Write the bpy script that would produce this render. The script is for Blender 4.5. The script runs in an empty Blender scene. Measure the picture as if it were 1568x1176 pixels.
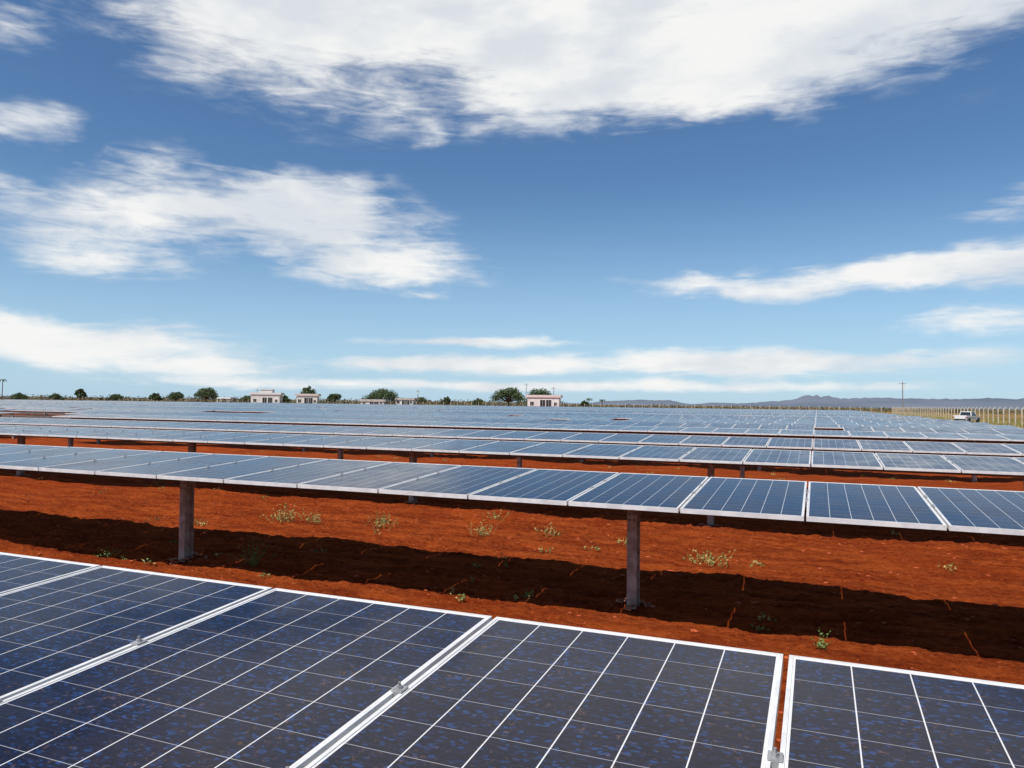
import bpy, math, random
import numpy as np
from mathutils import Matrix, Vector
random.seed(7); rng=np.random.default_rng(7)
scene=bpy.context.scene
scene.view_settings.view_transform='Standard'
try: scene.view_settings.look='None'
except Exception: pass
scene.view_settings.exposure=0
COL=scene.collection

# ------------------------------------------------------------ node helpers
def new_mat(name):
    m=bpy.data.materials.new(name); m.use_nodes=True
    nt=m.node_tree; b=nt.nodes['Principled BSDF']
    return m,nt,b
def N(nt,t,**k):
    n=nt.nodes.new(t)
    for a,v in k.items(): setattr(n,a,v)
    return n
def setin(nt,n,i,v):
    if v is None: return
    if isinstance(v,bpy.types.NodeSocket): nt.links.new(v,n.inputs[i])
    else: n.inputs[i].default_value=v
def M(nt,op,a=None,b=None,c=None,clamp=False):
    n=N(nt,'ShaderNodeMath',operation=op); n.use_clamp=clamp
    setin(nt,n,0,a); setin(nt,n,1,b); setin(nt,n,2,c)
    return n.outputs[0]
def VM(nt,op,a=None,b=None,out=0):
    n=N(nt,'ShaderNodeVectorMath',operation=op)
    setin(nt,n,0,a); setin(nt,n,1,b)
    return n.outputs[out]
def noise(nt,vec,scale,detail=5,rough=.55,dist=0,out=0):
    n=N(nt,'ShaderNodeTexNoise'); 
    if vec is not None: nt.links.new(vec,n.inputs['Vector'])
    n.inputs['Scale'].default_value=scale; n.inputs['Detail'].default_value=detail
    n.inputs['Roughness'].default_value=rough; n.inputs['Distortion'].default_value=dist
    return n.outputs[out]
def smooth(nt,v,a,b,lo=0.,hi=1.):
    n=N(nt,'ShaderNodeMapRange',interpolation_type='SMOOTHSTEP')
    setin(nt,n,0,v); setin(nt,n,1,a); setin(nt,n,2,b); setin(nt,n,3,lo); setin(nt,n,4,hi)
    return n.outputs[0]
def mix(nt,f,a,b,bt='MIX'):
    n=N(nt,'ShaderNodeMix',data_type='RGBA',blend_type=bt)
    setin(nt,n,0,f)
    for i,v in ((6,a),(7,b)):
        if isinstance(v,bpy.types.NodeSocket): nt.links.new(v,n.inputs[i])
        else: n.inputs[i].default_value=(v[0],v[1],v[2],1)
    return n.outputs[2]
def mapping(nt,vec,scale=(1,1,1),loc=(0,0,0),rot=(0,0,0),vt='POINT'):
    n=N(nt,'ShaderNodeMapping',vector_type=vt)
    nt.links.new(vec,n.inputs[0]); n.inputs[1].default_value=loc; n.inputs[2].default_value=rot; n.inputs[3].default_value=scale
    return n.outputs[0]
def bump(nt,b,h,strength,dist):
    n=N(nt,'ShaderNodeBump'); n.inputs['Strength'].default_value=strength; n.inputs['Distance'].default_value=dist
    nt.links.new(h,n.inputs['Height']); nt.links.new(n.outputs[0],b.inputs['Normal'])
def objco(nt):
    return N(nt,'ShaderNodeTexCoord').outputs['Object']
def simple(name,c1,c2,scale=5,rough=.7,metal=0,bmp=0,bd=.01):
    m,nt,b=new_mat(name); co=objco(nt)
    n=noise(nt,co,scale,6,.6)
    f=smooth(nt,n,.35,.65)
    nt.links.new(mix(nt,f,c1,c2),b.inputs['Base Color'])
    b.inputs['Roughness'].default_value=rough; b.inputs['Metallic'].default_value=metal
    if bmp: bump(nt,b,n,bmp,bd)
    return m

# ------------------------------------------------------------ mesh batch builder
class MB:
    def __init__(s): s.v=[]; s.f=[]; s.m=[]; s.uv={}
    def quad(s,p,mi=0,uv=None):
        o=len(s.v); s.v+= [tuple(q) for q in p]; s.f.append(tuple(range(o,o+len(p)))); s.m.append(mi)
        if uv: s.uv[len(s.f)-1]=uv
    def hexa(s,P,mi=0):
        o=len(s.v); s.v+=[tuple(q) for q in P]
        for f in ((3,2,1,0),(4,5,6,7),(0,1,5,4),(1,2,6,5),(2,3,7,6),(3,0,4,7)):
            s.f.append(tuple(o+i for i in f)); s.m.append(mi)
    def box(s,x0,x1,y0,y1,z0,z1,mi=0,T=None):
        P=[(x0,y0,z0),(x1,y0,z0),(x1,y1,z0),(x0,y1,z0),(x0,y0,z1),(x1,y0,z1),(x1,y1,z1),(x0,y1,z1)]
        if T: P=[T(*p) for p in P]
        s.hexa(P,mi)
    def tube(s,a,b,ra,rb,n=8,mi=0,caps=True):
        a=Vector(a); b=Vector(b); d=(b-a).normalized()
        u=d.orthogonal().normalized(); w=d.cross(u); o=len(s.v)
        for c,r in ((a,ra),(b,rb)):
            for i in range(n):
                t=2*math.pi*i/n; s.v.append(tuple(c+u*math.cos(t)*r+w*math.sin(t)*r))
        for i in range(n):
            j=(i+1)%n; s.f.append((o+i,o+j,o+n+j,o+n+i)); s.m.append(mi)
        if caps:
            s.f.append(tuple(o+n+i for i in range(n))); s.m.append(mi)
            s.f.append(tuple(o+n-1-i for i in range(n))); s.m.append(mi)
    def build(s,name,mats,parent=None,smoothf=False,loc=None):
        me=bpy.data.meshes.new(name); me.from_pydata(s.v,[],s.f)
        for m in mats: me.materials.append(m)
        me.polygons.foreach_set('material_index',s.m)
        if s.uv:
            l=me.uv_layers.new(name='UVMap')
            arr=np.zeros((len(me.loops),2),dtype=np.float32)
            for fi,uv in s.uv.items():
                st=me.polygons[fi].loop_start
                for k,u in enumerate(uv): arr[st+k]=u
            l.data.foreach_set('uv',arr.ravel())
        if smoothf: me.polygons.foreach_set('use_smooth',[True]*len(me.polygons))
        me.update()
        o=bpy.data.objects.new(name,me); COL.objects.link(o)
        if parent: o.parent=parent
        if loc: o.location=loc
        return o
def empty(name,loc=(0,0,0)):
    e=bpy.data.objects.new(name,None); COL.objects.link(e); e.location=loc; return e

# ------------------------------------------------------------ camera
YAW=math.radians(22.3)
cam=bpy.data.cameras.new('camera'); co_=bpy.data.objects.new('camera',cam); COL.objects.link(co_)
co_.matrix_world=Matrix.Translation((0,0,2.08))@Matrix.Rotation(YAW,4,'Z')@Matrix.Rotation(math.radians(91.5),4,'X')@Matrix.Rotation(math.radians(.66),4,'Z')
cam.sensor_width=36; cam.lens=26.17; cam.clip_start=.05; cam.clip_end=30000
scene.camera=co_

# ------------------------------------------------------------ sun + sky
sd=Vector((-.28,-.64,1)).normalized()
L=bpy.data.lights.new('sun','SUN'); L.energy=5.0; L.angle=math.radians(.53); L.color=(1,.95,.88)
lo=bpy.data.objects.new('sun',L); COL.objects.link(lo); lo.rotation_euler=sd.to_track_quat('Z','Y').to_euler(); lo.location=(0,-20,60)
W=bpy.data.worlds.new('World'); scene.world=W; W.use_nodes=True; nt=W.node_tree
bg=nt.nodes['Background']; bg.inputs['Strength'].default_value=.085
sky=N(nt,'ShaderNodeTexSky',sky_type='NISHITA'); sky.sun_disc=False
sky.sun_elevation=math.asin(sd.z); sky.sun_rotation=math.atan2(sd.x,sd.y)
sky.air_density=1.0; sky.dust_density=.3; sky.ozone_density=1.6
hs=N(nt,'ShaderNodeHueSaturation'); hs.inputs['Saturation'].default_value=1.12
nt.links.new(sky.outputs[0],hs.inputs['Color'])
dirv=N(nt,'ShaderNodeTexCoord').outputs['Generated']
fw=(-math.sin(YAW),math.cos(YAW),0); rt=(math.cos(YAW),math.sin(YAW),0)
df=VM(nt,'DOT_PRODUCT',dirv,fw,1); dr=VM(nt,'DOT_PRODUCT',dirv,rt,1)
sep=N(nt,'ShaderNodeSeparateXYZ'); nt.links.new(dirv,sep.inputs[0])
az=M(nt,'MULTIPLY',M(nt,'ARCTAN2',dr,df),57.2958); el=M(nt,'MULTIPLY',M(nt,'ARCSINE',sep.outputs[2]),57.2958)
cmb=N(nt,'ShaderNodeCombineXYZ'); nt.links.new(az,cmb.inputs[0]); nt.links.new(el,cmb.inputs[1])
sdir=mapping(nt,dirv,(1,1,2.4))
wn=noise(nt,sdir,6,4,.55,0,1)
wv=VM(nt,'MULTIPLY',VM(nt,'SUBTRACT',wn,(.5,.5,.5)),(13,5.5,0))
elw=smooth(nt,el,0.,14.,.12,1.)
sc=N(nt,'ShaderNodeVectorMath',operation='SCALE'); nt.links.new(wv,sc.inputs[0]); nt.links.new(elw,sc.inputs[3])
P=VM(nt,'ADD',cmb.outputs[0],sc.outputs[0])
blobs=[(0,32.5,44,11.0,0,1.7),(24,27,19,6.3,-4,1.35),(6,24,16,4.6,-2,1.0),(-16,22,14,3.6,-4,.6),(17,22,9,2.4,-6,.6),(-20,27,13,3.6,0,.7),
(-35,17,5,2.0,0,.85),(-34,22.5,5,2.4,0,.5),(-6.2,20.3,2,1.2,10,.5),
(-17.5,14.8,14,2.5,-2,1.05),(-10.5,11.0,9.5,3.0,-3,1.35),(-30,10.5,10,2.4,-3,.8),(-24,13,9,2.5,0,1.0),(-34,12.8,5,1.5,0,.6),
(23,9.0,11,1.5,3,.85),(32.5,9.4,9,1.8,3,1.05),(14.5,8.7,6,.9,3,.5),(32,5.8,8,1.3,2,.8),(34,12.8,6,1.2,-3,.5),(7,9,5,.7,0,.3),(-6.5,8,1.6,.6,0,.55),
(-31,3.9,14,2.0,-1,1.25),(-23,2.2,10,1.0,0,.9),(-3,4.75,11,.55,0,1.25),(-5,2.9,12,.95,0,1.3),(17,3.2,20,1.4,0,1.4),(14,1.4,22,.6,0,1.1),(-12,1.2,20,.6,0,.95),
(75,12,26,5,0,.8),(-85,14,26,5,0,.8)]
F=None
for (a,e,ra,re,t,w) in blobs:
    q=mapping(nt,P,(ra,re,1),(a,e,0),(0,0,math.radians(t)),'TEXTURE')
    l=VM(nt,'LENGTH',q,out=1)
    k=smooth(nt,l,0.,1.25,w,0.)
    F=k if F is None else M(nt,'ADD',F,k)
F=M(nt,'MINIMUM',F,1.5)
n1=noise(nt,sdir,8,8,.58,.25)
sd2=mapping(nt,dirv,(1,1,6),rot=(0,.08,.35))
n2=noise(nt,sd2,14,7,.58,.9)
nn=M(nt,'ADD',M(nt,'MULTIPLY',M(nt,'SUBTRACT',n1,.5),1.9),M(nt,'MULTIPLY',M(nt,'SUBTRACT',n2,.5),1.1))
amp=smooth(nt,F,.0,.5,.35,1.)
dens=smooth(nt,M(nt,'ADD',F,M(nt,'MULTIPLY',nn,amp)),.12,1.2)
dens=M(nt,'MULTIPLY',dens,.98)
shade=smooth(nt,noise(nt,sdir,6,5,.52,.2),.36,.60)
ccol=mix(nt,shade,(8.4,8.9,9.5),(11.0,11.0,10.8))
skb=mix(nt,1.,hs.outputs[0],(.90,1.06,1.20),'MULTIPLY')
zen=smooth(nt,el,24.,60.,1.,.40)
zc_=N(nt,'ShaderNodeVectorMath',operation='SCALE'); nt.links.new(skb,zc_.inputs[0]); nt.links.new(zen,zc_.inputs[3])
veil=smooth(nt,el,-2.,17.,.68,0.)
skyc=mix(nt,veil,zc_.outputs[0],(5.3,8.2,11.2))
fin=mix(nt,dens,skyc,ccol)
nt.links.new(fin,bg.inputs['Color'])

# ------------------------------------------------------------ materials
gm,nt,b=new_mat('red_soil_and_dry_grass'); co=objco(nt)
big=noise(nt,co,.5,5,.6); med=noise(nt,mapping(nt,co,(.35,1.8,1)),2.2,8,.70); fine=noise(nt,mapping(nt,co,(.7,1.1,1)),22,7,.74); grit=noise(nt,co,120,3,.6)
pat=noise(nt,mapping(nt,co,(.5,1.5,1)),1.1,7,.7,.4)
c=mix(nt,smooth(nt,med,.37,.62),(.25,.037,.009),(.50,.098,.020))
c=mix(nt,M(nt,'MULTIPLY',smooth(nt,big,.42,.7),.6),c,(.37,.056,.011))
c=mix(nt,M(nt,'MULTIPLY',smooth(nt,pat,.52,.68),.55),c,(.20,.028,.008))
c=mix(nt,M(nt,'MULTIPLY',smooth(nt,fine,.5,.72),.8),c,(.58,.155,.045))
c=mix(nt,M(nt,'MULTIPLY',smooth(nt,fine,.48,.30),.85),c,(.09,.013,.005))
s=N(nt,'ShaderNodeSeparateXYZ'); nt.links.new(co,s.inputs[0])
wob=M(nt,'MULTIPLY',M(nt,'SUBTRACT',noise(nt,co,.15,4,.6),.5),6)
gx=smooth(nt,M(nt,'ADD',s.outputs[0],wob),10.5,13.5); gy=smooth(nt,M(nt,'ADD',s.outputs[1],wob),222,240)
gf=M(nt,'MAXIMUM',gx,gy)
gf=M(nt,'MULTIPLY',gf,smooth(nt,noise(nt,co,.6,5,.7),.3,.5))
gc=mix(nt,noise(nt,co,.3,6,.7),(.24,.16,.055),(.12,.13,.035))
gc=mix(nt,smooth(nt,noise(nt,co,.02,4,.6),.4,.6),gc,(.30,.20,.09))
c=mix(nt,gf,c,gc)
nt.links.new(c,b.inputs['Base Color']); b.inputs['Roughness'].default_value=1.; b.inputs['Specular IOR Level'].default_value=.03
h=M(nt,'ADD',M(nt,'MULTIPLY',fine,.7),M(nt,'MULTIPLY',med,.6)); h=M(nt,'ADD',h,M(nt,'MULTIPLY',grit,.15))
bump(nt,b,h,1.,.13)

# solar cells
pm,nt,b=new_mat('solar_cell_glass')
uv=N(nt,'ShaderNodeUVMap').outputs[0]; s=N(nt,'ShaderNodeSeparateXYZ'); nt.links.new(uv,s.inputs[0])
uf=M(nt,'FRACT',s.outputs[0]); idx=M(nt,'FLOOR',s.outputs[0])
cx=M(nt,'DIVIDE',M(nt,'SUBTRACT',M(nt,'MULTIPLY',uf,.968),.007),.159)
cy=M(nt,'DIVIDE',M(nt,'SUBTRACT',M(nt,'MULTIPLY',s.outputs[1],1.932),.012),.159)
def line(v,w,soft=.004):
    d=M(nt,'ABSOLUTE',M(nt,'SUBTRACT',M(nt,'FRACT',v),.5))
    return smooth(nt,d,.5-w-soft,.5-w+soft)
lx=line(cx,.011); ly=line(cy,.0055)
out=M(nt,'MAXIMUM',M(nt,'MAXIMUM',M(nt,'LESS_THAN',cx,-.012),M(nt,'GREATER_THAN',cx,6.012)),M(nt,'MAXIMUM',M(nt,'LESS_THAN',cy,-.012),M(nt,'GREATER_THAN',cy,12.012)))
bus=line(M(nt,'ADD',M(nt,'MULTIPLY',cy,4),.5),.010,.006)
co=objco(nt)
vor=N(nt,'ShaderNodeTexVoronoi'); nt.links.new(mapping(nt,co,(1,1.7,1),rot=(0,0,.5)),vor.inputs['Vector']); vor.inputs['Scale'].default_value=70; vor.inputs['Randomness'].default_value=1
sv=N(nt,'ShaderNodeSeparateColor'); nt.links.new(vor.outputs['Color'],sv.inputs[0])
c=mix(nt,sv.outputs[0],(.002,.0025,.009),(.007,.010,.036))
c=mix(nt,M(nt,'MULTIPLY',smooth(nt,sv.outputs[1],.78,.99),.85),c,(.012,.055,.19))
cc=N(nt,'ShaderNodeCombineXYZ'); nt.links.new(M(nt,'ADD',M(nt,'FLOOR',cx),M(nt,'MULTIPLY',idx,7)),cc.inputs[0]); nt.links.new(M(nt,'FLOOR',cy),cc.inputs[1])
wnn=N(nt,'ShaderNodeTexWhiteNoise',noise_dimensions='2D'); nt.links.new(cc.outputs[0],wnn.inputs[0])
c=mix(nt,M(nt,'MULTIPLY',wnn.outputs[0],.5),c,(.004,.004,.013))
c=mix(nt,M(nt,'MULTIPLY',bus,.14),c,(.20,.21,.27))
c=mix(nt,ly,c,(.42,.42,.45)); c=mix(nt,lx,c,(.74,.74,.75)); c=mix(nt,out,c,(.74,.74,.75))
dn=noise(nt,co,2.2,6,.65); spk=noise(nt,co,52,4,.75); spk2=noise(nt,co,5,4,.6)
sp=M(nt,'MULTIPLY',smooth(nt,spk,.57,.67),smooth(nt,spk2,.40,.60))
dust=M(nt,'ADD',M(nt,'MULTIPLY',smooth(nt,dn,.3,.75),.020),.002)
c=mix(nt,dust,c,(.42,.27,.19)); c=mix(nt,M(nt,'MULTIPLY',sp,.55),c,(.17,.085,.05))
nt.links.new(c,b.inputs['Base Color']); b.inputs['IOR'].default_value=1.28
rr=smooth(nt,dn,.3,.7,.09,.22); nt.links.new(rr,b.inputs['Roughness'])
frame_m=simple('anodised_frame',(.66,.66,.66),(.80,.80,.79),9,.45,.08)
steel=simple('galvanised_steel',(.11,.10,.09),(.17,.155,.14),7,.6,.1,.2)
under=simple('panel_backsheet',(.07,.07,.07),(.10,.10,.10),3,.7)  # really white; colour darkened to cut bounce light and deepen shade below
clampm=simple('clamp_aluminium',(.34,.34,.34),(.50,.50,.50),30,.4,.5)
beam=simple('post_steel_galvanised',(.25,.175,.13),(.42,.34,.28),9,.75,0,.2)
conc=simple('concrete',(.34,.32,.29),(.46,.44,.40),3,.9,0,.3)

# ------------------------------------------------------------ terrain
def tab(seed): return np.random.default_rng(seed).random((256,256))
def vn(x,y,T):
    xi=np.floor(x).astype(int); yi=np.floor(y).astype(int); fx=x-xi; fy=y-yi
    fx=fx*fx*(3-2*fx); fy=fy*fy*(3-2*fy)
    g=lambda a,b:T[a%256,b%256]
    return (g(xi,yi)*(1-fx)+g(xi+1,yi)*fx)*(1-fy)+(g(xi,yi+1)*(1-fx)+g(xi+1,yi+1)*fx)*fy-.5
T1,T2,T3,T4=tab(1),tab(2),tab(3),tab(4)
def gz(x,y):
    near=np.clip((40-np.abs(y-8))/20,0,1)*np.clip((45-np.abs(x+4))/20,0,1)
    z=.12*vn(x*.3,y*.35,T1)+.075*vn(x*.9,y*1.4,T2)+near*(.050*vn(x*2.2,y*6,T3)+.038*vn(x*8,y*10,T4)+.026*vn(x*20,y*22,T1)+.009*vn(x*41,y*40,T2))
    return z
def axis(lo,hi,step,far_lo,far_hi,g=1.09):
    a=list(np.arange(lo,hi,step)); s=step; v=a[-1]
    while v<far_hi: s*=g; v+=s; a.append(v)
    s=step; v=lo; pre=[]
    while v>far_lo: s*=g; v-=s; pre.append(v)
    return np.array(pre[::-1]+a)
xs=axis(-13,4,.03,-9000,9000,1.08); ys=axis(5,14.5,.03,-400,9000,1.08)
X,Y=np.meshgrid(xs,ys); Z=gz(X,Y)
nx,ny=len(xs),len(ys)
me=bpy.data.meshes.new('ground'); verts=np.stack([X.ravel(),Y.ravel(),Z.ravel()],1)
i=np.arange(nx-1)[None,:]+nx*np.arange(ny-1)[:,None]; i=i.ravel()
faces=np.stack([i,i+1,i+1+nx,i+nx],1)
me.vertices.add(len(verts)); me.vertices.foreach_set('co',verts.ravel())
me.loops.add(faces.size); me.loops.foreach_set('vertex_index',faces.ravel())
me.polygons.add(len(faces)); me.polygons.foreach_set('loop_start',np.arange(len(faces))*4); me.polygons.foreach_set('use_smooth',[True]*len(faces))
me.update(calc_edges=True); me.materials.append(gm)
g=bpy.data.objects.new('ground',me); COL.objects.link(g)
def gzs(x,y): return float(gz(np.array([x],float),np.array([y],float))[0])

# ------------------------------------------------------------ solar rows
ZC=1.244; PITCH=5.93; MP=1.01; HW=.496; HL=.978
def make_row(k):
    yc=1.56+PITCH*k
    tilt=math.radians(3.0 if k<3 else 3.0+rng.uniform(-1.2,1.2)); zc=ZC+(0 if k<3 else rng.uniform(-.05,.05))
    ct,st=math.cos(tilt),math.sin(tilt)
    T=lambda x,t,n:(x,yc+t*ct-n*st,zc+t*st+n*ct)
    xl=-330 if k>20 else (-60 if k<2 else -120-10*k)
    xr=9
    row=empty('solar_panel_row',(0,0,0))
    B=MB(); Q=MB(); C=MB()
    i0=int((xl+.09)/MP); i1=int((xr+.09)/MP)
    off=rng.integers(0,40)
    gaps=set()
    if k>=3:
        for i in range(i0,i1):
            if (i+off)%44 in (0,): gaps.add(i)
        if k==4: gaps|=set(range(-38,-33))
        if k==5: gaps|=set(range(-47,-40))
        if k==7: gaps|=set(range(-42,-36))
    for i in range(i0,i1):
        if i in gaps: continue
        x0=-.09+MP*i+.009; x1=x0+.992
        xm=(x0+x1)/2
        near = k<5 and -34<xm
        if near:
            lip=.012
            B.box(x0,x0+lip,-HL,HL,-.04,0,1,T); B.box(x1-lip,x1,-HL,HL,-.04,0,1,T)
            B.box(x0+lip,x1-lip,-HL,-HL+lip,-.04,0,1,T); B.box(x0+lip,x1-lip,HL-lip,HL,-.04,0,1,T)
            a,b_,c_,d=x0+lip,x1-lip,-HL+lip,HL-lip
            B.quad([T(a,c_,-.0025),T(b_,c_,-.0025),T(b_,d,-.0025),T(a,d,-.0025)],0,[(i+.001,0),(i+.999,0),(i+.999,1),(i+.001,1)])
            B.quad([T(a,d,-.008),T(b_,d,-.008),T(b_,c_,-.008),T(a,c_,-.008)],2)
        else:
            B.box(x0,x1,-HL,HL,-.04,-.004,1,T)
            lip=.015; a,b_,c_,d=x0+lip,x1-lip,-HL+lip,HL-lip
            B.quad([T(a,c_,0),T(b_,c_,0),T(b_,d,0),T(a,d,0)],0,[(i+.001,0),(i+.999,0),(i+.999,1),(i+.001,1)])
        if k<3 and xm>-20:
            xs_=x0-.009
            C.box(xs_-.028,xs_+.028,-.30,.42,-.075,-.042,0,T)
            for t in (-.18,.305):
                C.box(xs_-.0085,xs_+.0085,t-.022,t+.022,-.041,.002,0,T)
                C.box(xs_-.017,xs_+.017,t-.020,t+.020,.0025,.006,0,T)
                C.tube(T(xs_,t,.0062),T(xs_,t,.014),.0085,.0085,6,0)
                C.tube(T(xs_,t,.014),T(xs_,t,.024),.004,.004,6,0)
    B.build('modules',[pm,frame_m,under],row)
    if C.v: C.build('rail_and_clamps',[clampm],row)
    Q.box(xl,xr,-.055,.055,-.19,-.077,0,T)
    p0=int((xl+1.72)/5.96)
    for j in range(p0,2):
        px=-1.72+5.96*j
        if px>xr: continue
        zt=zc-.20
        if k<8:
            Q.box(px-.05,px+.05,yc-.075,yc-.067,-.3,zt,1); Q.box(px-.05,px+.05,yc+.067,yc+.075,-.3,zt,1); Q.box(px-.004,px+.004,yc-.0665,yc+.0665,-.3,zt,1)
            Q.box(px-.07,px+.07,yc-.11,yc+.11,zt+.001,zt+.011,1)
            Q.box(px-.03,px+.03,yc-.11,yc-.075,zt+.012,zc-.065,1); Q.box(px-.03,px+.03,yc+.075,yc+.11,zt+.012,zc-.065,1)
            for zz in (zt-.06,zt-.12): 
                Q.tube((px-.025,yc-.076,zz),(px-.025,yc-.088,zz),.011,.011,6,0); Q.tube((px+.025,yc-.076,zz),(px+.025,yc-.088,zz),.011,.011,6,0)
        else: Q.box(px-.05,px+.05,yc-.07,yc+.07,-.3,zt,1)
    Q.build('tube_and_posts',[steel,beam],row)
for k in range(0,37): make_row(k)

cl=MB()
def clod(x,y,z,r,mi=0,n=6):
    o=len(cl.v); rings=[(-.6,.75),(.15,1.),(.6,.6)]; el_=random.uniform(.8,1.5); ph=random.uniform(0,3.14)
    for zz,rr_ in rings:
        for a in range(n):
            t=2*math.pi*a/n+random.uniform(-.25,.25); q=r*rr_*random.uniform(.65,1.25)
            u=math.cos(t)*q*el_; w=math.sin(t)*q
            cl.v.append((x+u*math.cos(ph)-w*math.sin(ph),y+u*math.sin(ph)+w*math.cos(ph),z+zz*r*random.uniform(.4,.7)))
    cl.v.append((x,y,z+r*.45)); top=len(cl.v)-1
    for q in range(2):
        for a in range(n):
            cl.f.append((o+q*n+a,o+q*n+(a+1)%n,o+(q+1)*n+(a+1)%n,o+(q+1)*n+a)); cl.m.append(mi)
    for a in range(n): cl.f.append((o+2*n+a,o+2*n+(a+1)%n,top)); cl.m.append(mi)
for _ in range(5200):
    x=random.uniform(-18,6); y=random.uniform(3,20); r=random.choice([.006,.008,.01,.010,.012,.015,.02,.03])*random.uniform(.7,1.2)
    clod(x,y,gzs(x,y)+r*.1,r)
for k in range(1,4):
    for j in range(-4,2):
        px=-1.72+5.96*j; yc=1.56+PITCH*k
        for _ in range(30):
            a=random.uniform(0,6.28); d=random.gauss(.14,.07); r=random.uniform(.012,.035); x=px+math.cos(a)*d; y=yc+math.sin(a)*d
            clod(x,y,gzs(x,y)+r*.3+max(0,.03-.15*abs(d-.1)),r,1)
soil2=simple('dry_clods',(.28,.042,.010),(.50,.11,.03),25,1); soil3=simple('post_spoil',(.24,.09,.05),(.38,.18,.11),20,1)
cl.build('soil_clods',[soil2,soil3])

# ------------------------------------------------------------ weeds
leafg=simple('weed_leaf_green',(.06,.12,.02),(.13,.20,.035),20,.6); leafy=simple('weed_leaf_dry',(.30,.23,.06),(.46,.37,.13),20,.8)
def weed(mb,x,y,r,h,n,green=.7):
    z=gzs(x,y)
    for _ in range(n):
        a=random.uniform(0,6.28); tilt=random.uniform(.1,1.1); l=h*random.uniform(.5,1.1)
        bx=x+random.gauss(0,r*.3); by=y+random.gauss(0,r*.3)
        tip=Vector((bx+math.cos(a)*l*math.sin(tilt),by+math.sin(a)*l*math.sin(tilt),z+l*math.cos(tilt)))
        mi=0 if random.random()<green else 1
        base=Vector((bx,by,z)); mb.tube(base,tip,.0025,.001,3,1 if random.random()>green else 0,False)
        for _ in range(5):
            p=base.lerp(tip,random.uniform(.3,1.)); s=random.uniform(.008,.020); u=Vector((random.gauss(0,1),random.gauss(0,1),random.gauss(0,.6))).normalized(); w=u.orthogonal().normalized()
            mb.quad([p-u*s*.2,p+w*s*.5+u*s*.6,p+u*s*1.7,p-w*s*.5+u*s*.6],mi)
W_=MB()
for (x,y,r,h,n,gr) in [(-8.4,10.33,.45,.25,60,.2),(-8.0,10.6,.3,.2,30,.3),(-6.55,10.49,.35,.27,32,.35),(-4.85,10.63,.35,.24,32,.25),(-1.31,9.97,.45,.2,46,.25),(-6.57,7.52,.14,.38,30,1.),(.02,6.95,.04,.18,9,1.),(-3.83,10.97,.3,.2,22,.3),(-2.55,10.6,.3,.14,18,.3),(-8.84,7.3,.14,.24,18,1.),(-6.9,11.1,.2,.2,18,.6),(-5.2,12.1,.3,.22,20,.4),(-2.9,7.4,.15,.08,8,.7),(-9.6,9.6,.25,.15,14,.3)]:
    weed(W_,x,y,r,h,n,gr)
for _ in range(110):
    x=random.uniform(-22,6); y=random.uniform(8.8,30); weed(W_,x,y,.2,random.uniform(.04,.14),random.randint(4,9),random.choice([.1,.3,.7]))
for _ in range(14):
    x=random.uniform(-9,0); y=random.uniform(6.8,8.9); weed(W_,x,y,.12,random.uniform(.04,.10),random.randint(3,7),.6)
W_.build('weeds',[leafg,leafy])

# ------------------------------------------------------------ trees
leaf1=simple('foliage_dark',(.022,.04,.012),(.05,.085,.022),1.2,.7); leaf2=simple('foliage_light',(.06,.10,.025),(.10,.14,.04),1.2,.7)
bark=simple('bark',(.08,.06,.045),(.15,.11,.08),6,.9)
def leafquads(mb,c,rad,n,s,lightbias=.4):
    for _ in range(n):
        d=Vector((random.gauss(0,1),random.gauss(0,1),random.gauss(0,1))).normalized()*(random.random()**.4)
        p=Vector((c[0]+d.x*rad[0],c[1]+d.y*rad[1],c[2]+d.z*rad[2]))
        u=Vector((random.gauss(0,1),random.gauss(0,1),random.gauss(0,1))).normalized(); w=u.orthogonal().normalized(); q=s*random.uniform(.6,1.3)
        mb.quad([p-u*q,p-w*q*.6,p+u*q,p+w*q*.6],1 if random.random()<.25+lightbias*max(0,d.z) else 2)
def tree(name,x,y,wd,ht,seed,dense=1.):
    random.seed(seed); mb=MB(); tr=ht*.30
    top=Vector((x+random.uniform(-.2,.2),y,tr)); mb.tube((x,y,-.2),top,ht*.045,ht*.03,8,0)
    nb=int(13+wd*1.6)
    for i in range(nb):
        a=2.4*i+random.uniform(-.4,.4); rr_=wd*.5*math.sqrt((i+.5)/nb)*random.uniform(.6,.95)
        cz=ht*(.30+.50*(1-(rr_/(wd*.5))**2))*random.uniform(.8,1.1)
        c=Vector((x+math.cos(a)*rr_,y+math.sin(a)*rr_,cz)); br=wd*random.uniform(.10,.18)
        mid=top.lerp(c,.5)+Vector((0,0,-.2)); mb.tube(top,mid,ht*.02,ht*.013,5,0,False); mb.tube(mid,c,ht*.013,ht*.005,5,0,False)
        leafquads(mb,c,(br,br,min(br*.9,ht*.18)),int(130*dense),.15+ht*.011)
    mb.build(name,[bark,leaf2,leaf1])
fwv=Vector(fw); rtv=Vector(rt)
def wp(ratio,depth):
    p=fwv*depth+rtv*(ratio*depth); return p.x,p.y
def bearing(azd): return math.tan(math.radians(azd))
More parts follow.
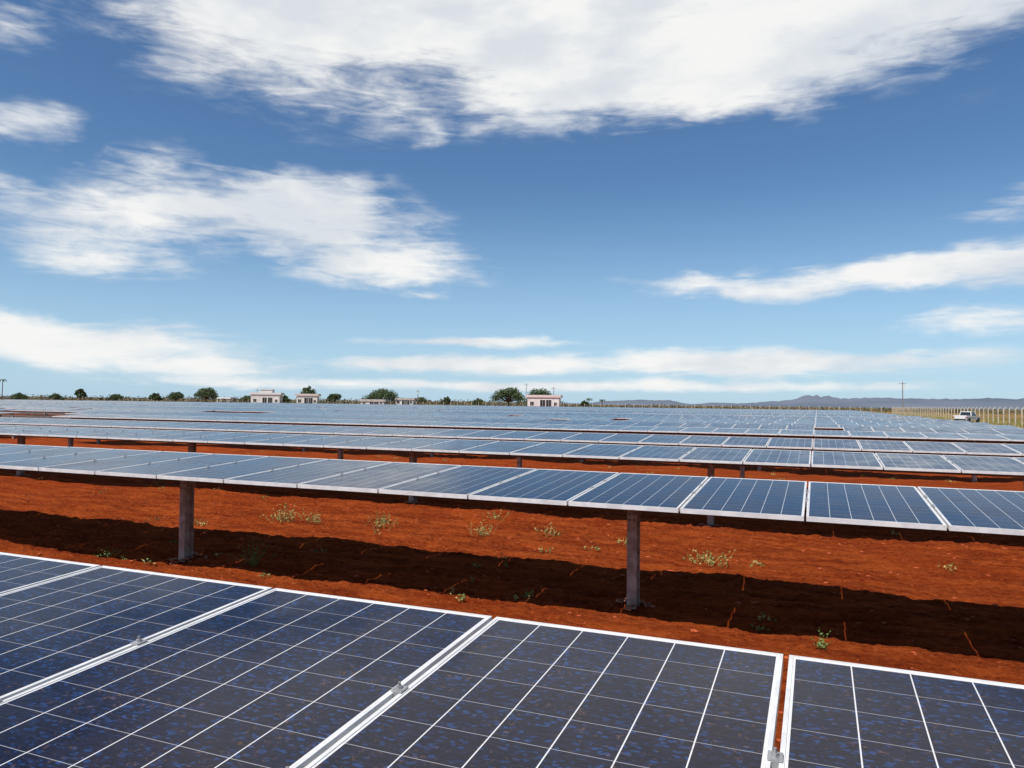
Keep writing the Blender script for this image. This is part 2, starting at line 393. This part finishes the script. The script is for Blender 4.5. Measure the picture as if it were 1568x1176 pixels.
for (azd,dep,wd,ht,sd_,nm) in [(-.25,300,14.5,9.0,11,'mango_tree'),(2.1,262,11.,8.0,12,'mango_tree'),(-9.9,300,16,7.6,13,'broadleaf_tree'),(-15.3,315,8.,9.0,14,'broadleaf_tree'),(-13.4,320,7,6.4,15,'broadleaf_tree'),(-22.3,330,11.5,7.8,16,'broadleaf_tree'),(-24.3,340,8,6.2,17,'broadleaf_tree'),(-25.6,345,6,5.6,18,'broadleaf_tree'),(-30.1,360,6,7.8,19,'broadleaf_tree'),(-5,340,5,5.2,20,'broadleaf_tree'),(-2.6,330,5,4.6,21,'broadleaf_tree'),(-33.5,380,9,4.8,22,'broadleaf_tree'),(5.6,330,4,4.2,23,'broadleaf_tree'),(-17,340,6,4.8,24,'broadleaf_tree'),(-28,400,9,5,25,'broadleaf_tree'),(-19.5,420,10,5,26,'broadleaf_tree'),(-7,430,10,5.4,27,'broadleaf_tree'),(-31.5,420,8,5,28,'broadleaf_tree')]:
    x,y=wp(bearing(azd),dep); tree(nm,x,y,wd,ht,sd_)
def palm(x,y,ht,seed):
    random.seed(seed); mb=MB(); mb.tube((x,y,-.2),(x+.2,y,ht),.2,.13,7,0)
    for i in range(18):
        a=i*2.4; p=Vector((x+.2,y,ht)); l=1.9
        prev=p
        for s in range(6):
            t=(s+1)/6; q=p+Vector((math.cos(a)*l*t,math.sin(a)*l*t,.7*t*(1 if i%3 else 2)-1.5*t*t))
            w=Vector((-math.sin(a),math.cos(a),0))*.28*(1-t*.6)
            mb.quad([prev-w,prev+w,q+w+Vector((0,0,-.1)),q-w+Vector((0,0,-.1))],2); prev=q
    mb.build('palm_tree',[bark,leaf2,leaf1])
for azd,dep,ht,sd_ in [(-34.4,330,10,1),(5.9,340,4.6,2),(6.9,350,4.2,3)]:
    x,y=wp(bearing(azd),dep); palm(x,y,ht,sd_)
random.seed(5)
scr=MB()
scl=simple('scrub_olive',(.06,.068,.028),(.11,.10,.042),.2,.8); scd=simple('scrub_dry',(.16,.11,.06),(.23,.16,.08),.2,.9)
for i in range(2100):
    azd=random.uniform(-44,44); dep=random.uniform(330,620)
    x,y=wp(bearing(azd),dep)
    if y<300: y=300+random.uniform(0,120)
    hh=random.uniform(2.2,4.4) if random.random()<.9 else random.uniform(4.,6.)
    if azd>4: hh*=.55
    wdt=hh*random.uniform(.8,2.2)
    for _ in range(22):
        d=Vector((random.gauss(0,.5),random.gauss(0,.5),random.uniform(0,1)))
        p=Vector((x+d.x*wdt,y+d.y*wdt,hh*.9*d.z*(1-.3*min(1,abs(d.x))))); u=Vector((random.gauss(0,1),random.gauss(0,1),random.gauss(0,1))).normalized(); w=u.orthogonal().normalized(); q=random.uniform(.25,.6)
        scr.quad([p-u*q,p-w*q*.7,p+u*q,p+w*q*.7],0 if random.random()<.6 else 1)
scr.build('distant_scrub',[scl,scd])
gr=MB()
for i in range(9000):
    x=random.uniform(10.5,30); y=random.uniform(25,265)
    h=random.uniform(.15,.55); w=random.uniform(.03,.1); a=random.uniform(0,3.14)
    gr.quad([(x-w*math.cos(a),y-w*math.sin(a),-.03),(x+w*math.cos(a),y+w*math.sin(a),-.03),(x+random.uniform(-.1,.1),y,h)],0 if random.random()<.2 else 1)
gr.build('dry_grass',[leafg,leafy])

# ------------------------------------------------------------ hills
hm=simple('haze_tinted_hill_vegetation',(.095,.12,.165),(.145,.17,.22),.0012,1)  # aerial haze painted into the blue-grey base colour
def hills(name,prof,dist,seed):
    rs=np.random.default_rng(seed); mb=MB(); az0,az1=prof[0][0],prof[-1][0]; n=160; rows=[]
    A=np.linspace(az0,az1,n); H=np.interp(A,[p[0] for p in prof],[p[1] for p in prof])
    H=H+np.convolve(rs.normal(0,1,n+8),np.ones(9)/9,'valid')*3.5*np.clip(H/20,0,1)
    for dd,f in ((-900,-.02),(-500,.35),(-200,.75),(0,1),(300,.7),(900,-.02)):
        r=[]
        for a,h in zip(A,H):
            d=dist+dd; p=fwv*d*math.cos(math.radians(a))+rtv*d*math.sin(math.radians(a)); r.append((p.x,p.y,max(h,0)*f*(1+rs.normal(0,.04))-(2 if f<0 else 0)))
        rows.append(r)
    for r in rows: mb.v+=r
    for q in range(len(rows)-1):
        for i in range(n-1): mb.f.append((q*n+i,q*n+i+1,(q+1)*n+i+1,(q+1)*n+i)); mb.m.append(0)
    mb.build(name,[hm],smoothf=True)
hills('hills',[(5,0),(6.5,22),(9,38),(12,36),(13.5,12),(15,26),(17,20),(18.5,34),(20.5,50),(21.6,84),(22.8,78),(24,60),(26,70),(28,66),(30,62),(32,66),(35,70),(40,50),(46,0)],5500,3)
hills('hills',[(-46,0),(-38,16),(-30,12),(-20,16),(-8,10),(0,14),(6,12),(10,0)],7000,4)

# ------------------------------------------------------------ buildings
wall=simple('lime_washed_wall',(.68,.65,.61),(.78,.76,.72),.8,.9); pink=simple('pinkish_fascia',(.68,.56,.53),(.75,.64,.60),.8,.85)
dark=simple('dark_opening',(.02,.02,.022),(.04,.035,.03),1,.4); tile=simple('roof_slab',(.42,.38,.34),(.55,.5,.46),1,.9); trimm=simple('white_trim',(.75,.74,.72),(.82,.81,.79),2,.6)
def building(name,x,y,w,d,h,rot,fas,porch=True,upper=False):
    e=empty(name,(x,y,0)); e.rotation_euler=(0,0,rot)
    wl=MB(); wl.box(-w/2,w/2,-d/2,d/2,-.2,h)
    wl.build('walls',[wall],e)
    r=MB(); ov=1.0 if porch else .3
    r.box(-w/2-.6,w/2+.6,-d/2-ov,d/2+.5,h+.002,h+.75,0); r.box(-w/2-.5,w/2+.5,-d/2-ov+.1,d/2+.4,h+.752,h+.83,1)
    if upper:
        r.box(-w*.2,w*.22,-d*.3,d*.3,h+.832,h+2.0,2); r.box(-w*.2-.2,w*.22+.2,-d*.3-.2,d*.3+.2,h+2.002,h+2.25,0)
    r.build('roof',[fas,tile,wall],e)
    wi=MB(); f=-d/2
    for cx_,ww,z0,z1 in [(-w*.36,1.2,1.5,2.8),(-w*.02,1.7,0.05,3.4),(w*.17,1.7,.05,3.4),(w*.38,.9,1.5,2.6)]:
        z1=min(z1,h-.25); z0=min(z0,z1-.6)
        wi.box(cx_-ww/2,cx_+ww/2,f-.03,f+.02,z0,z1,0)
        wi.box(cx_-ww/2-.1,cx_-ww/2,f-.08,f-.001,z0-.1,z1+.1,1); wi.box(cx_+ww/2,cx_+ww/2+.1,f-.08,f-.001,z0-.1,z1+.1,1)
        wi.box(cx_-ww/2,cx_+ww/2,f-.08,f-.001,z1,z1+.1,1)
        wi.box(cx_-.03,cx_+.03,f-.06,f-.031,z0,z1,1)
    for yy in (-.2,.25): wi.box(w/2-.02,w/2+.03,yy*d-.6,yy*d+.6,1,2.2,0)
    wi.build('windows_and_doors',[dark,trimm],e)
    if porch:
        c=MB()
        for q in (-.5,.0,.5): c.box(q*w-.12,q*w+.12,-d/2-.9,-d/2-.66,-.2,h,0)
        c.build('porch_columns',[trimm],e)
for azd,dep,w,d,h,rot,fas,nm,up,po in [(2.5,250,10.5,7,4.2,.25,pink,'pink_fascia_house',False,False),(-18.2,310,11.5,7,4.6,.5,trimm,'white_house',True,False),(-15.3,300,8,6,4.2,.5,pink,'white_house',False,False),(-8.1,300,7,5,3.0,.3,tile,'storage_shed',False,False),(-10.5,285,9,4,2.2,.3,tile,'storage_shed',False,False),(-21,420,8,5,2.9,.2,trimm,'white_house',False,False)]:
    x,y=wp(bearing(azd),dep); building(nm,x,y,w,d,h,rot,fas,po,up)

# ------------------------------------------------------------ fence
fe=MB()
def fpost(x,y,dx,dy):
    fe.box(x-.065,x+.065,y-.065,y+.065,-.2,2.05,0)
    fe.hexa([(x-.06,y-.06,2.05),(x+.06,y-.06,2.05),(x+.06,y+.06,2.05),(x-.06,y+.06,2.05),(x-.05+dx,y-.05+dy,2.4),(x+.05+dx,y-.05+dy,2.4),(x+.05+dx,y+.05+dy,2.4),(x-.05+dx,y+.05+dy,2.4)],0)
y=24
while y<275: fpost(23,y,.3,0); y+=3.2
x=23
while x>-330: fpost(x,275,0,.3); x-=3.2
for z in (.3,.7,1.1,1.5,1.9):
    fe.tube((22.92,20,z),(22.92,275,z),.006,.006,4,1,False); fe.tube((-330,274.9,z),(22.9,274.9,z),.006,.006,4,1,False)
wirem=simple('fence_wire',(.3,.3,.3),(.4,.4,.4),5,.5,.6)
fpc=simple('fence_post_concrete',(.46,.40,.31),(.58,.52,.42),2,.9)
fe.build('perimeter_fence',[fpc,wirem])

# ------------------------------------------------------------ utility poles
def upole(x,y,h,mat):
    mb=MB(); mb.tube((x,y,-.3),(x,y,h),.19,.11,10,0)
    mb.box(x-1,x+1,y-.06,y+.06,h-.7,h-.55,0)
    for q in (-.85,-.3,.3,.85):
        mb.tube((x+q,y,h-.55),(x+q,y,h-.4),.05,.05,6,1); mb.tube((x+q,y,h-.4),(x+q,y,h-.3),.08,.03,6,1)
    mb.tube((x+.3,y-.2,h-1.9),(x+.3,y-.2,h-1.1),.2,.2,8,1)
    mb.build('utility_pole',[mat,trimm])
polem=simple('pole_concrete_weathered',(.16,.15,.14),(.26,.25,.23),2,.9)
for azd,dep,h in [(27.7,235,10.4),(-7.2,300,7.2),(1.1,330,11.0),(3.2,345,10.0),(-18.9,350,7.5)]:
    x,y=wp(bearing(azd),dep); upole(x,y,h,polem)

# ------------------------------------------------------------ parked white pickup by the fence
carp=simple('white_car_paint',(.72,.72,.70),(.78,.78,.76),2,.35); glassm=simple('car_glass',(.02,.025,.03),(.03,.035,.04),2,.1); tyre=simple('tyre_rubber',(.02,.02,.02),(.03,.03,.03),5,.9); red=simple('tail_light',(.4,.01,.01),(.5,.02,.02),5,.3)
def pickup(x,y,rot):
    e=empty('parked_pickup',(x,y,0)); e.rotation_euler=(0,0,rot)
    b=MB()
    b.hexa([(-.86,-2.5,.45),(.86,-2.5,.45),(.86,2.5,.45),(-.86,2.5,.45),(-.9,-2.5,.98),(.9,-2.5,.98),(.88,2.4,.92),(-.88,2.4,.92)],0)
    b.hexa([(-.86,-.7,.96),(.86,-.7,.96),(.86,1.25,.96),(-.86,1.25,.96),(-.68,-.5,1.68),(.68,-.5,1.68),(.68,.6,1.68),(-.68,.6,1.68)],0)
    b.box(-.9,-.82,-2.5,-.72,.985,1.12,0); b.box(.82,.9,-2.5,-.72,.985,1.12,0); b.box(-.819,.819,-2.5,-2.42,.985,1.12,0)
    b.box(-.8,.8,-2.62,-2.505,.45,.62,1); b.box(-.8,.8,2.505,2.62,.42,.62,1)
    b.build('body',[carp,tyre],e)
    g=MB(); g.hexa([(-.72,-.71,1.08),(.72,-.71,1.08),(.72,-.6,1.08),(-.72,-.6,1.08),(-.62,-.56,1.6),(.62,-.56,1.6),(.62,-.5,1.6),(-.62,-.5,1.6)],0)
    g.hexa([(-.74,1.1,1.05),(.74,1.1,1.05),(.74,1.22,1.05),(-.74,1.22,1.05),(-.62,.62,1.62),(.62,.62,1.62),(.62,.68,1.62),(-.62,.68,1.62)],0)
    for s in (-1,1):
        g.hexa([(s*.80,-.5,1.05),(s*.86,-.5,1.05),(s*.86,1.0,1.05),(s*.80,1.0,1.05),(s*.66,-.42,1.6),(s*.71,-.42,1.6),(s*.71,.5,1.6),(s*.66,.5,1.6)],0)
        g.box(s*.8-.07,s*.8+.07,-2.52,-2.501,.7,.95,1)
    g.build('windows_and_lights',[glassm,red],e)
    w=MB()
    for s in (-1,1):
        for yy in (-1.55,1.6): w.tube((s*.70,yy,.38),(s*.92,yy,.38),.38,.38,16,0)
    w.build('wheels',[tyre],e)
pickup(20.3,126,-.53)
